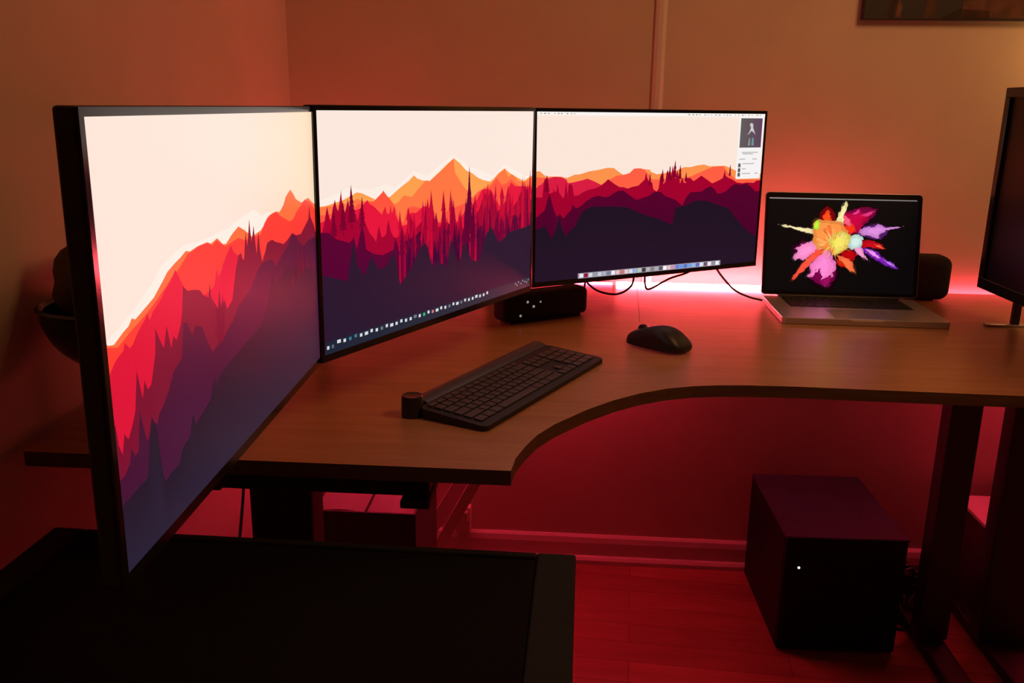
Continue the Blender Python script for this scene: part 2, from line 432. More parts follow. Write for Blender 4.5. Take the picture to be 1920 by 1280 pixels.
E1 = V((cos(A0), sin(A0), 0))                      # along the back wall, to the right
N1 = V((-sin(A0), cos(A0), 0))                     # into the back wall
W0 = V((0.3603, 2.364, 0))                         # a point at the foot of the back wall
WF = M.Translation(W0) @ M.Rotation(A0, 4, 'Z')    # wall frame: x along the wall, -y into the room
CX = -0.962                                        # wall-frame x of the left corner
WALL=[[[[254,238,226],[254,238,226],[[4,5833],[148,5441],[545,5647],[875,5810],[1452,6191],[1727,6467],[2272,6683],[2558,6760],[3084,6703],[3801,6718],[4276,6750],[4819,6868],[5202,6941],[5634,7012],[6055,6717],[6374,6769],[6691,6671],[6994,6261],[9644,4028]]],[[255,110,58],[255,110,58],[[-87,5577],[25,5471],[169,5343],[296,5303],[551,5456],[698,5521],[803,5651],[887,5587],[1004,5641],[1246,5754],[1455,5856],[1776,6143],[1919,6283],[2151,6400],[2388,6490],[2588,6596],[2727,6541],[3032,6592],[3400,6597],[3556,6522],[3817,6597],[4057,6373],[4182,6345],[4492,6545],[4807,6683],[5104,6506],[5473,6232],[5967,6303],[6159,6414],[6362,6604],[6558,6663],[6913,6691],[7150,6624],[7417,6799],[7610,7057],[7933,7236],[8143,7053],[8311,6851],[8724,6646],[9027,6704],[9285,6728],[9534,6546],[9898,6338]]],[[255,60,48],[255,45,45],[[-20,5356],[72,5339],[385,5204],[718,5382],[1106,5540],[1439,5710],[1616,5828],[1841,5965],[2032,6121],[2218,6188],[2417,6320],[2624,6487],[3030,6575],[3398,6581],[3605,6456],[3784,6552],[4000,6388],[4112,6322],[4120,6293],[4411,6320],[4776,6369],[5076,6220],[5957,6190],[6202,6482],[6436,6589],[6675,6678],[6950,6663],[7141,6523],[7380,6390],[7796,6174],[8070,6201],[8271,6378],[8669,6567],[8978,6713],[9377,6574],[9879,6103]]],[[218,16,52],[225,25,60],[[-21,4528],[30,4555],[97,4715],[174,4815],[252,4916],[362,5002],[507,5074],[559,5223],[681,5049],[797,5112],[756,5072],[886,5249],[1011,5371],[1136,5468],[1227,5581],[1286,5405],[1381,5549],[1646,5724],[1790,5889],[2025,6059],[2103,6161],[2181,6263],[2256,6111],[2370,5879],[2447,5721],[2623,5558],[3103,5281],[3492,5353],[3580,5394],[3709,5820],[3768,5548],[3996,5768],[3958,5790],[4148,6009],[4404,6252],[4502,6049],[4668,5896],[5024,5684],[5251,5317],[6403,4550],[7046,2606]]],[[120,14,44],[125,26,55],[[-40,3520],[-7,3670],[52,3458],[138,3691],[174,3199],[248,2940],[340,3354],[387,3233],[433,3172],[569,3415],[670,3655],[800,4486],[846,4160],[893,3797],[992,4171],[1023,4031],[1061,3916],[1168,3982],[1293,4384],[1358,4602],[1419,5164],[1511,4874],[1628,4598],[1766,5078],[1816,4735],[1856,4490],[1949,4739],[2047,4596],[2216,4885],[2288,5119],[2399,5803],[2456,5717],[2532,5624],[2821,5555],[2992,5477],[3107,5314],[3307,5170],[3383,5534],[3413,5131],[3658,4747],[3768,5256],[3795,4656],[3896,5063],[3903,4538],[3586,4822],[3680,4682],[3783,4884],[3843,4652],[3951,4890],[4061,4566],[4311,4720],[4571,5529],[4728,5878],[4868,5911],[4900,5720],[4989,5657],[5132,6463],[5167,6160],[5198,6005],[5358,6779],[5388,6402],[5422,6057],[5571,6546],[5609,6085],[5658,5652],[5824,6298],[5858,5751],[5949,5335],[6157,5590],[6291,5832],[6600,5852],[6825,5713],[7062,5631],[7304,5526],[7568,5585],[7940,5752],[8204,5601],[8584,5553],[8898,5751],[9223,5956],[9329,6490],[9385,6015],[9626,5681],[9812,5255]]],[[66,18,50],[72,26,60],[[-51,2270],[67,2416],[140,2449],[265,2475],[409,2642],[485,2924],[561,2686],[661,2740],[782,3587],[831,3247],[916,2783],[1005,2945],[1097,3267],[1152,3105],[1241,2984],[1326,3189],[1465,3299],[1665,3543],[1883,3918],[2103,4038],[2179,4100],[2313,4910],[2450,4852],[2523,4617],[2607,4477],[2752,4655],[2972,4526],[3138,4059],[3320,3682],[3498,3744],[3797,3792],[4128,4074],[4249,4095],[4586,4433],[4916,4567],[5191,4694],[5412,4884],[5718,5171],[5945,5297],[6315,5266],[6468,5262],[6613,5137],[6754,4930],[7103,5160],[7643,5437],[7888,5678],[8115,5644],[8372,5336],[8741,5058],[9159,5180],[9805,5160]]],[[33,24,40],[40,34,54],[[-42,1753],[182,1900],[326,1906],[553,1944],[846,1972],[976,2679],[1097,3267],[1126,3058],[1187,3051],[1227,2669],[1241,2333],[1290,1700],[1353,1484],[1541,1579],[1816,1583],[1938,1844],[2045,1945],[2245,1986],[2402,2525],[2493,2182],[2685,2277],[2966,2399],[3145,2516],[3313,3056],[3389,2677],[3525,2867],[3749,3015],[5259,3277],[5773,3450],[6107,3841],[6310,4378],[6500,4763],[6703,4365],[7223,4615],[7930,4569],[8677,4293],[9707,3925]]]],[[[253,238,228],[253,238,228],[[-29,6402],[498,6572],[1142,6821],[1812,6675],[2113,6704],[2464,6816],[2841,6615],[3621,7259],[4199,6971],[5438,7825],[6240,7218],[6801,7016],[7537,6631],[8139,7163],[8782,6835],[9456,6436],[10036,6664]]],[[252,160,78],[252,160,78],[[-23,6244],[137,6235],[300,6227],[893,6366],[1157,6493],[1397,6611],[1577,6554],[1942,6319],[2066,6233],[2353,6193],[2650,6274],[3092,6623],[3406,6837],[3637,7064],[3761,6925],[3978,6810],[4321,6738],[4826,7159],[5127,7423],[5457,7669],[5750,7415],[6074,7044],[6358,6908],[6698,6632],[6995,6489],[7349,6383],[7502,6457],[7808,6746],[8176,6965],[8368,6785],[8563,6649],[8902,6449],[9366,6184],[9771,6409],[10192,6416]]],[[255,118,66],[255,118,66],[[-24,6213],[136,6188],[1180,6226],[1391,6362],[1630,6227],[2000,6105],[2161,6220],[2293,6409],[2392,6569],[2486,6348],[2616,6226],[2811,5916],[3016,6028],[3121,6174],[3225,6250],[3540,6135],[3830,6462],[4161,6790],[4321,6738],[4826,7118],[5434,7650],[5526,6967],[5939,6322],[6416,5735],[6656,5925],[7402,6286],[7809,6700],[8176,6933],[8402,6501],[8619,6620],[9020,6246],[9368,6111],[9774,6311],[10197,6266]]],[[255,84,62],[255,84,62],[[-34,5898],[235,5885],[1202,5923],[1416,6124],[1753,6210],[2001,6157],[2326,6474],[2392,6534],[2583,6231],[2844,5804],[3006,5205],[3177,5065],[3323,5622],[3536,5735],[3896,5606],[4441,5466],[4736,4828],[5041,5244],[5851,5463],[6321,5571],[6705,5964],[7000,6062],[7404,6149],[7708,6527],[7869,6325],[8032,6121],[8300,6184],[8569,6366],[9028,5957],[9788,5867],[10209,5917]]],[[230,20,58],[232,20,62],[[-45,5583],[1564,5967],[1627,6092],[1769,6258],[1843,6077],[1998,5969],[2310,5572],[2446,5900],[2507,5575],[2606,5559],[2645,5941],[2705,5542],[2810,5845],[2856,5482],[3037,4946],[3316,4967],[3462,5454],[3713,5413],[4044,5658],[4234,5622],[4357,5354],[4441,5507],[4608,4808],[4997,4738],[5398,4448],[5947,5009],[6179,5458],[6516,5364],[6708,5695],[6901,6029],[7202,6037],[7406,5966],[7566,5670],[7728,5370],[8000,4954],[8264,5293],[8414,5935],[8573,6200],[8801,5984],[9028,5957],[9374,5916],[9791,5768],[10215,5716]]],[[166,0,48],[155,0,50],[[-55,5266],[160,5223],[238,5531],[355,6218],[400,5890],[460,5555],[546,6125],[625,6436],[672,6105],[725,5966],[794,6412],[837,6764],[863,6337],[936,5833],[1000,6054],[1067,6407],[1117,6036],[1195,5624],[1304,5840],[1400,5453],[1486,5912],[1540,6004],[1602,5622],[1673,5337],[1819,4896],[1972,4656],[2064,4461],[2173,5107],[2293,4590],[2459,4698],[2516,5114],[2568,5282],[2644,4804],[2758,4530],[2927,4459],[3035,4801],[3106,4933],[3240,4468],[3371,5140],[3462,5381],[3670,4679],[3891,4937],[4078,5129],[4440,5174],[4736,4573],[5041,4816],[5488,4431],[5857,4362],[6094,4183],[6282,4507],[6520,4915],[6715,4973],[6908,5487],[7103,5868],[7210,5444],[7406,5966],[7570,5392],[7738,4761],[8000,4954],[8223,4634],[8381,4895],[8497,4637],[8660,4852],[8990,5189],[9205,5742],[9372,5965],[9618,5592],[9809,5171],[10239,5011]]],[[88,0,50],[80,0,52],[[-56,5234],[160,5223],[379,5180],[514,5022],[652,4862],[1082,4637],[1188,4750],[1236,4842],[1343,4307],[1446,4799],[1549,5291],[1618,4935],[1680,4231],[1959,3991],[2313,3837],[2750,3989],[2825,4480],[2988,3825],[3238,4248],[3380,4292],[3523,4336],[3889,4562],[4351,4013],[4606,3960],[4909,3809],[5219,3917],[5628,3743],[5952,4211],[6145,3634],[6430,4118],[6619,4808],[6772,4327],[6923,4207],[7317,5060],[7541,3998],[7755,3768],[8078,3705],[8348,3893],[8619,4182],[8779,4543],[9072,4200],[9289,4754],[9533,4419],[9832,4420],[10262,4299]]],[[38,22,46],[38,24,48],[[-203,3674],[229,3504],[814,3181],[977,3080],[1092,3873],[1207,4664],[1352,3643],[1588,3133],[1856,3910],[2153,3267],[2417,3314],[2749,3873],[3005,2388],[3525,3030],[3703,3410],[3883,3793],[4123,3984],[4423,2737],[4674,2988],[5123,2620],[5317,3983],[5518,3169],[5722,2532],[5989,3845],[6346,2642],[6780,2468],[7132,3745],[7427,4095],[7903,3173],[8532,3606],[9534,3701],[10056,3825]]]],[[[252,146,76],[252,146,76],[[-70,6576],[153,6580],[265,6576],[379,6414],[494,6286],[807,6272],[1038,6262],[1300,6166],[1590,6343],[1796,6355],[2180,6509],[2480,6562],[2872,6675],[3149,6665],[3372,6420],[3565,6238],[3783,6316],[4091,6610],[4705,6499],[4486,6552],[4685,6412],[4984,6223],[5246,6257],[5808,6369],[6004,6519],[6204,6602],[6477,6592],[6817,6694],[7093,6730],[7379,6606],[7661,6620],[8089,6628],[8349,6480],[8613,6306],[9855,6067],[10122,6057]]],[[255,94,66],[255,94,66],[[-68,6269],[156,6259],[495,6203],[865,6261],[1096,6217],[1304,5914],[2650,5718],[3102,6085],[3285,6207],[3564,6251],[3814,6337],[3996,6591],[4283,6603],[4446,6509],[4718,6100],[4499,6155],[4831,5918],[5893,5914],[6501,6023],[7315,6471],[7521,6578],[8019,6584],[8295,6131],[8717,5737],[10146,5670]]],[[218,28,66],[205,22,60],[[-63,5693],[161,5681],[216,5802],[301,5839],[440,6040],[580,6157],[808,6259],[1067,6219],[1272,6075],[1334,5870],[1509,5904],[1891,6012],[2098,6096],[2342,5948],[2650,5718],[2958,5659],[3400,5373],[4752,5073]]],[[164,0,44],[142,0,46],[[-58,5155],[167,5141],[359,5128],[388,5627],[412,6041],[461,6204],[539,6035],[572,5659],[619,5321],[767,5397],[781,5647],[819,5393],[904,5473],[922,5891],[992,5383],[1142,5036],[1205,5117],[1245,5959],[1330,5194],[1364,5784],[1452,5831],[1513,5692],[1581,5136],[1758,5168],[1875,5289],[2052,5407],[2231,5482],[2441,5535],[2651,5666],[2800,5840],[2934,6028],[3204,5733],[3427,5538],[3552,5540],[3776,5440],[3932,5520],[4218,5593],[4372,5806],[4471,5934],[4515,6352],[4575,6018],[4680,5791],[4509,5845],[4525,6330],[4588,5885],[4705,5791],[4805,5742],[4867,5337],[5020,5193],[5096,5369],[5139,6038],[5187,6259],[5251,5944],[5302,5627],[5380,5758],[5410,6295],[5470,6471],[5545,6065],[5607,5927],[5642,6330],[5677,6732],[5736,6326],[5826,5917],[5862,6276],[5907,6410],[5976,5956],[6047,5612],[6127,5994],[6208,5672],[6313,5621],[6316,5940],[6505,5932],[6651,5733],[6819,5872],[7002,6056],[7276,5804],[7535,5551],[7778,5688],[8020,5854],[8062,6094],[8102,6372],[8157,5997],[8310,5850],[8497,5747],[8727,5548],[9026,5485],[9209,5533],[9550,5483],[9693,5620],[10146,5670]]],[[84,0,42],[64,0,38],[[-49,4070],[177,4051],[317,4250],[458,4408],[538,4907],[624,5363],[741,4725],[833,4295],[924,3990],[1038,4151],[1189,3882],[1332,4128],[1476,4331],[1530,4670],[1652,4447],[1771,4459],[1947,4641],[2064,4805],[2301,5005],[2542,5098],[2789,4996],[2974,5006],[3156,5169],[3370,5331],[3590,5319],[3851,5039],[4147,4754],[4307,4788],[4498,4888],[4755,4983],[4638,4858],[4794,5072],[4954,5197],[5220,5137],[5395,4900],[5875,4642],[6198,4253],[6349,4749],[6542,5059],[6819,5066],[7063,5075],[7231,5251],[7472,5377],[7622,5230],[7817,4891],[8031,4925],[8242,5054],[8412,5280],[8622,5458],[8920,5396],[9214,5452],[9452,5225],[9696,4923],[9884,4960],[10191,4942]]],[[30,17,34],[34,19,38],[[-43,3353],[184,3332],[468,3518],[617,3077],[737,2722],[905,3264],[1012,3940],[1138,3328],[1293,2838],[1494,3208],[1670,3409],[1782,3833],[1896,4126],[2043,4331],[2252,4446],[2556,4467],[2988,4436],[3300,4414],[3775,4335],[4003,4184],[4267,3985],[4799,3671],[4841,3670],[5143,3554],[5418,3347],[5798,3129],[5843,3726],[5893,4182],[6165,4209],[6437,4282],[6705,4495],[7053,4527],[7374,4450],[7630,4315],[7999,4124],[8371,3954],[8613,3553],[8977,2991],[9386,2417],[9869,1976],[10395,1623]]]]]
BURST=[[[120,0,12],[[3555,8256],[3997,8952],[4430,8436],[4622,7459],[3692,7351]]],[[255,74,24],[[3745,8035],[4062,8576],[4292,7978],[4282,7523],[3897,7419]]],[[120,0,60],[[5159,8309],[5718,8554],[6222,8873],[7307,8757],[7031,7919],[6446,7067],[5842,6668]]],[[190,0,60],[[5093,7323],[5263,8313],[5675,8326],[6176,8720],[6239,8420],[6605,8282],[7111,8525],[6920,8141],[6432,7445],[6260,6531],[5650,6282],[5225,6570]]],[[230,60,150],[[5680,8213],[6175,8758],[5989,8223]]],[[220,50,120],[[6151,8040],[7210,8603],[6770,8023]]],[[250,50,20],[[5170,6644],[5308,7104],[5822,7197],[5999,6598],[5598,6280]]],[[250,90,120],[[5070,7247],[5165,8158],[5544,7717],[5621,7039]]],[[245,225,160],[[4625,7383],[4760,7918],[4939,8680],[5221,9406],[5303,9296],[5185,8310],[5096,7248]]],[[245,225,170],[[1023,6917],[1202,7037],[1677,6901],[2306,6809],[3145,6649],[3160,6231],[2425,6395],[1789,6677]]],[[90,30,110],[[6166,6301],[6498,7069],[7261,7322],[8203,6902],[7628,5824],[6902,5949]]],[[212,134,214],[[6212,6454],[6503,6918],[7221,7019],[7415,7328],[7732,7112],[7996,6933],[8864,7039],[8053,6784],[7656,6430],[7420,5892],[7105,6032],[6842,6174],[6375,6232]]],[[190,8,24],[[6347,5625],[7068,5652],[7646,5370],[7921,4926],[7458,4909],[6937,5041],[6421,5021]]],[[250,90,60],[[7183,5353],[7651,5257],[7921,4926],[7504,5062]]],[[120,30,170],[[6373,4944],[7152,4821],[7633,4385],[7960,3942],[8438,3582],[8872,3030],[8562,3055],[7930,3410],[7291,3916],[6703,4425]]],[[230,140,230],[[6637,4802],[7210,4672],[7700,4008],[7442,3998],[6961,4435]]],[[190,110,240],[[7912,3864],[8332,3653],[8766,3101],[8344,3350]]],[[245,150,200],[[5744,5148],[6315,5093],[6605,4269],[6832,3746],[6405,4109],[5968,4700]]],[[180,0,12],[[5094,4515],[5707,4767],[6135,4403],[5854,3632],[5224,3835]]],[[255,112,64],[[4636,4269],[5215,4063],[5856,3556],[6107,2423],[5626,2785],[5080,3525]]],[[200,30,10],[[4650,3889],[5129,3603],[5462,3007],[5097,3068]]],[[120,0,70],[[1940,3860],[1960,4777],[2669,5414],[3175,2915],[3000,1990],[3648,1404],[4287,1048],[4672,1906],[4777,3284],[4150,4784],[2781,5189]]],[[250,140,200],[[3291,5513],[2880,5345],[2416,5176],[2015,4703],[2177,4557],[1888,3858],[2055,3559],[2308,3798],[2577,3579],[2929,3975],[3586,4534],[3561,5218]]],[[250,130,200],[[3058,3292],[3356,3686],[3745,4464],[3832,4924],[4196,4938],[4495,3883],[4725,3282],[4646,2592],[4461,1974],[4178,1159],[3798,1564],[3944,1876],[3713,2478],[3902,3020],[3392,2694],[3261,2000],[2893,2062],[3140,2455]]],[[150,10,90],[[3694,1559],[4048,1880],[4453,2203],[4420,1666],[4180,1120]]],[[250,80,60],[[3518,4988],[3129,4211],[2484,3270],[1883,1752],[2067,1721],[2761,2822],[3354,3762],[3947,4624]]],[[255,150,72],[[3099,6495],[3247,6728],[3176,7257],[3424,7569],[3842,7508],[4518,7455],[5044,7246],[5274,6648],[5601,6205],[5681,5449],[5394,4831],[4639,4193],[4366,4564],[3945,4700],[3523,4836],[3192,5357],[3222,5967]]],[[250,120,50],[[3771,6595],[4222,7066],[4411,6162],[3993,6223]]],[[190,230,60],[[3117,6724],[3176,7257],[3424,7569],[3568,7195],[3356,6580]]],[[200,225,220],[[5483,5214],[5658,6055],[6065,6221],[6438,5932],[6410,5324],[6166,4936],[5707,4767]]],[[235,220,92],[[4225,5547],[4514,6166],[4969,6485],[5552,6127],[5629,5447],[5293,4751],[4639,4193],[4418,4565],[4346,5095]]]]

# ================================================================== the room
bm = nb(); bx(bm, (CX - 0.12, 0.0, 0), (2.9, 0.12, 2.6))
struct(obj('wall_back', bm, WALLM, mw=WF))
bm = nb(); bx(bm, (CX - 0.12, -4.2, 0), (CX, 0.0, 2.6))
struct(obj('wall_left', bm, WALLM, mw=WF))
bm = nb(); bx(bm, (2.9, -4.2, 0), (3.02, 0.12, 2.6))
struct(obj('wall_right', bm, WALLM, mw=WF))
bm = nb(); bx(bm, (CX - 0.12, -4.32, 0), (3.02, -4.2, 2.6))
struct(obj('wall_front', bm, WALLM, mw=WF))
bm = nb(); bx(bm, (CX - 0.12, -4.32, -0.1), (3.02, 0.12, 0.0))
struct(obj('floor', bm, FLOORM, mw=WF))
bm = nb(); bx(bm, (CX - 0.12, -4.32, 2.6), (3.02, 0.12, 2.7))
struct(obj('ceiling', bm, CEILM, mw=WF))


def skirting(name, mw, L):
    bm = nb()
    prof = [(0, 0), (-0.026, 0), (-0.026, 0.012), (-0.020, 0.020), (-0.013, 0.022), (-0.013, 0.062), (-0.010, 0.078), (-0.004, 0.085), (0, 0.085)]
    a = [bm.verts.new((0, y, z)) for y, z in prof]
    b = [bm.verts.new((L, y, z)) for y, z in prof]
    for i in range(len(prof)):
        j = (i + 1) % len(prof)
        bm.faces.new((a[i], a[j], b[j], b[i]))
    bm.faces.new(a[::-1]); bm.faces.new(b)
    bmesh.ops.recalc_face_normals(bm, faces=bm.faces)
    return struct(obj(name, bm, TRIMM, mw=mw))


skirting('baseboard_back', WF @ M.Translation((CX + 0.026, 0, 0)), 2.9 - CX - 0.03)
skirting('baseboard_left', WF @ M.Translation((CX, -4.2, 0)) @ M.Rotation(R(90), 4, 'Z'), 4.17)
# vertical cover batten on the back wall
bm = nb()
prism(bm, [(-0.014, 0), (-0.012, -0.007), (-0.004, -0.010), (0.006, -0.010), (0.014, -0.006), (0.016, 0)], Z0 - 0.03, 2.6)
struct(obj('trim_1', bm, TRIMM, mw=WF @ M.Translation((0.004, 0, 0))))

# ================================================================== canvas picture
t = thing('wall_picture', 'dark framed canvas picture hung high on the back wall above the laptop', 'picture', WF @ M.Translation((0.497, 0, Z0 + 0.678)))
bm = nb(); bx(bm, (0, -0.024, 0), (0.80, -0.001, 0.52), 0.002)
obj('canvas', bm, mat('dark_canvas', (0.016, 0.013, 0.010), 0.6), t)
bm = nb()
random.seed(4)
CM = []
for c in ((70, 52, 40), (110, 78, 58), (60, 44, 30), (130, 88, 64)):
    CM.append(mat('printed_brown', lin(c), 0.6, noise=0.35, scale=30))
shapes = [(0, [(0.055, 0.008), (0.075, 0.004), (0.082, 0.04), (0.066, 0.05)]),
          (3, [(0.073, 0.006), (0.088, 0.004), (0.092, 0.03), (0.082, 0.05), (0.074, 0.03)]),
          (1, [(0.144, 0.004), (0.168, 0.004), (0.176, 0.05), (0.150, 0.05)]),
          (2, [(0.188, 0.003), (0.30, 0.003), (0.30, 0.022), (0.225, 0.026)]),
          (3, [(0.235, 0.006), (0.40, 0.004), (0.40, 0.05), (0.235, 0.045)]),
          (0, [(0.42, 0.01), (0.5, 0.01), (0.53, 0.2), (0.44, 0.24)]),
          (1, [(0.12, 0.12), (0.2, 0.10), (0.24, 0.3), (0.14, 0.34)]),
          (2, [(0.55, 0.05), (0.75, 0.02), (0.78, 0.3), (0.6, 0.4)])]
for mi, p in shapes:
    vs = [bm.verts.new((x, -0.0245, z)) for x, z in p]
    f = bm.faces.new(vs)
    f.material_index = mi
ret = bmesh.ops.solidify(bm, geom=list(bm.faces), thickness=0.0004)
obj('printed_image', bm, CM, t)

# ================================================================== desk
desk = thing('corner_desk', 'large beech corner desk with a concave curved front on dark steel legs', 'desk')
back = [W0 - N1 * 0.040 + E1 * s for s in (2.05, CX + 0.012)]
fr = [(1.995, 1.335), (0.857, 1.411), (0.586, 1.436), (0.496, 1.445), (0.406, 1.449), (0.355, 1.447), (0.312, 1.440), (0.263, 1.424),
      (0.214, 1.396), (0.166, 1.358), (0.119, 1.310), (0.066, 1.243), (0.038, 1.196), (0.020, 1.150), (0.007, 1.108), (0.001, 1.066)]
lf = [(-0.658, 1.109)]
outline = lf + fr[::-1] + [(back[0].x, back[0].y), (back[1].x, back[1].y)]
bm = nb()
vb = [bm.verts.new((x, y, Z0 - 0.021)) for x, y in outline]
vt = [bm.verts.new((x, y, Z0)) for x, y in outline]
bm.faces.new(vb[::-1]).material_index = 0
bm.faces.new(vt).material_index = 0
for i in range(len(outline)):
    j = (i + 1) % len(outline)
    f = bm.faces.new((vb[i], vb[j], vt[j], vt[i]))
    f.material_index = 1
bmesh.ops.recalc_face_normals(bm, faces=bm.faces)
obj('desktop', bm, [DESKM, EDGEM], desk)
# short thin dark line on the desk top, running forward from the wall
sm = nb()
p0, p1 = V((0.332, 2.320, Z0)), V((0.283, 1.90, Z0))
d = (p1 - p0).normalized(); nx = V((-d.y, d.x, 0)) * 0.0007
vs = [sm.verts.new(p + V((0, 0, z))) for z in (0.00005, 0.0003) for p in (p0 + nx, p0 - nx, p1 - nx, p1 + nx)]
sm.faces.new(vs[4:]); sm.faces.new(vs[:4][::-1])
for i in range(4):
    sm.faces.new((vs[i], vs[(i + 1) % 4], vs[4 + (i + 1) % 4], vs[4 + i]))
obj('dark_line', sm, EDGEM, desk)


def leg(x, y, wx, wy, foot=None, top=Z0 - 0.0215):
    bm = nb()
    bx(bm, (-wx / 2, -wy / 2, 0.030), (wx / 2, wy / 2, top), 0.006)
    l = obj('leg', bm, STEEL, desk, mw=frame(x, y, A0))
    if foot:
        bm = nb()
        bx(bm, (-wx * 0.42, -foot[0], 0.0), (wx * 0.42, foot[1], 0.0302), 0.008)
        obj('foot', bm, STEEL, l)


leg(-0.385, 1.40, 0.108, 0.07, (0.16, 0.60))
leg(1.062, 1.965, 0.074, 0.055, (0.52, 0.30))
bm = nb()
bx(bm, (-0.44, 0.0, -0.084), (0.060, 0.05, -0.0215), 0.004)
bx(bm, (0.020, -0.015, -0.096), (0.062, 0.075, -0.0835), 0.002)
obj('crossbar', bm, STEEL, desk, mw=frame(-0.175, 1.165, A0, Z0))
bm = nb()
bx(bm, (-1.35, -0.03, -0.065), (0.14, 0.03, -0.0215), 0.004)
obj('rear_beam', bm, STEEL, desk, mw=frame(1.0, 2.02, A0, Z0))
bm = nb()
bx(bm, (-0.02, -0.9, -0.06), (0.02, 0.0, -0.0215), 0.003)
obj('side_beam', bm, STEEL, desk, mw=frame(-0.36, 2.02, A0, Z0))
# second frame at the right, half out of view
leg(1.242, 1.96, 0.135, 0.06, (0.52, 0.30))
leg(1.88, 1.90, 0.086, 0.06, (0.45, 0.30))

# ================================================================== red light strips
for lab, m, lo, hi in (
    ('brightest red light strip, glowing on the wall under the right lit monitor', LEDM, (-0.08, -0.0475, Z0 + 0.0003), (0.43, -0.0405, Z0 + 0.008)),
    ('dimmer red light strip behind the desk edge right of the laptop', LEDD, (0.42, -0.020, Z0 - 0.014), (1.1, -0.015, Z0 - 0.005)),
    ('dimmer red light strip in the corner behind the left and middle monitors', LEDD, (-0.88, -0.0475, Z0 + 0.0003), (-0.09, -0.0405, Z0 + 0.006)),
    ('red light strip lying on the desk along the left wall', LEDS, (CX + 0.045, -0.62, Z0 + 0.0003), (CX + 0.055, -0.045, Z0 + 0.006)),
    ('red light strip under the left part of the desk top', LEDU, (-0.90, -0.085, Z0 - 0.0335), (0.02, -0.073, Z0 - 0.0225)),
    ('red light strip under the right part of the desk top', LEDU, (0.92, -0.085, Z0 - 0.0335), (1.7, -0.073, Z0 - 0.0225))):
    bm = nb()
    bx(bm, lo, hi)
    tag(obj('led_strip', bm, m, mw=WF), lab, 'light strip')


# ================================================================== monitors
IN = (0.012, 0.032, 0.988, 0.980)


def monitor(o, yaw, tilt, label, thick, post, hook):
    t = thing('monitor', label, 'monitor', M.Translation(o) @ M.Rotation(yaw, 4, 'Z') @ M.Rotation(-tilt, 4, 'X'), 'three wide monitors standing edge to edge')
    Wd, Hh = 0.611, 0.352
    bm = nb()
    bx(bm, (0, 0.0012, 0), (Wd, thick, Hh), 0.003, 3)
    bx(bm, (0.07, thick - 0.002, 0.05), (Wd - 0.07, thick + 0.026, Hh - 0.05), 0.012, 3)
    obj('housing', bm, BLACK, t)
    # bezel ring round the picture
    bm = nb()
    o4 = [(0.0006, 0.0006), (Wd - 0.0006, 0.0006), (Wd - 0.0006, Hh - 0.0006), (0.0006, Hh - 0.0006)]
    i4 = [(IN[0] * Wd, IN[1] * Hh), (IN[2] * Wd, IN[1] * Hh), (IN[2] * Wd, IN[3] * Hh), (IN[0] * Wd, IN[3] * Hh)]
    vo = [bm.verts.new((x, -0.0006, z)) for x, z in o4]
    vi = [bm.verts.new((x, -0.0006, z)) for x, z in i4]
    vo2 = [bm.verts.new((x, 0.0014, z)) for x, z in o4]
    vi2 = [bm.verts.new((x, 0.0014, z)) for x, z in i4]
    for i in range(4):
        j = (i + 1) % 4
        bm.faces.new((vo[i], vo[j], vi[j], vi[i]))
        bm.faces.new((vo[i], vo2[i], vo2[j], vo[j]))
        bm.faces.new((vi[i], vi[j], vi2[j], vi2[i]))
        bm.faces.new((vo2[i], vi2[i], vi2[j], vo2[j]))
    bmesh.ops.recalc_face_normals(bm, faces=bm.faces)
    obj('bezel', bm, GLOSS, t)
    # arm: plate, joint, post clamped to the desk
    inv = t.matrix_world.inverted()
    bm = nb()
    bx(bm, (Wd / 2 - 0.05, thick + 0.0255, Hh / 2 - 0.05), (Wd / 2 + 0.05, thick + 0.034, Hh / 2 + 0.05), 0.002)
    obj('mount_plate', bm, STEEL, t)
    pw = V((post[0], post[1], 0))
    c = t.matrix_world @ V((Wd / 2, thick + 0.034, Hh / 2))
    tip = V((pw.x, pw.y, c.z))
    bm = nb()
    mid = (c + tip) / 2 + V((hook[0], hook[1], 0))
    tube(bm, [c, mid, tip], 0.014, 12, 6)
    bm.transform(inv)
    obj('mounting_arm', bm, STEEL, t, True)
    bm = nb()
    lathe(bm, [(0, Z0 + 0.0002), (0.045, Z0 + 0.0002), (0.045, Z0 + 0.006), (0.017, Z0 + 0.010), (0.017, c.z + 0.03), (0, c.z + 0.03)], 24, M.Translation(pw))
    bm.transform(inv)
    obj('post', bm, STEEL, t, True)
    return t


def screen(t, k, extra=None, sky=((252, 229, 215), None)):
    P = Picture(0.611, 0.352)
    u0, v0, u1, v1 = IN
    s0 = sky[0]
    if sky[1]:
        n = 12
        for i in range(n):
            a, b = u0 + (u1 - u0) * i / n, u0 + (u1 - u0) * (i + 1) / n
            f = lambda x: tuple(p + (q - p) * max(0.0, (x - 0.42) / 0.58) ** 1.3 for p, q in zip(s0, sky[1]))
            P.rect(a, v0, b, v1, f(a), f(b))
    else:
        P.rect(u0, v0, u1, v1, s0)
    random.seed(31 + k)
    for li, (ct, cb, pts) in enumerate(WALL[k]):
        P.layer()
        if k == 1 and li == len(WALL[k]) - 1:
            forest(P)
            P.layer()
        P.strip([(a / 10000.0, b / 10000.0) for a, b in pts], ct, cb, v0, u0, u1, v1)
    P.layer()
    if extra:
        extra(P)
    return P.build('screen', t, M.Translation((0, -0.0003, 0)))


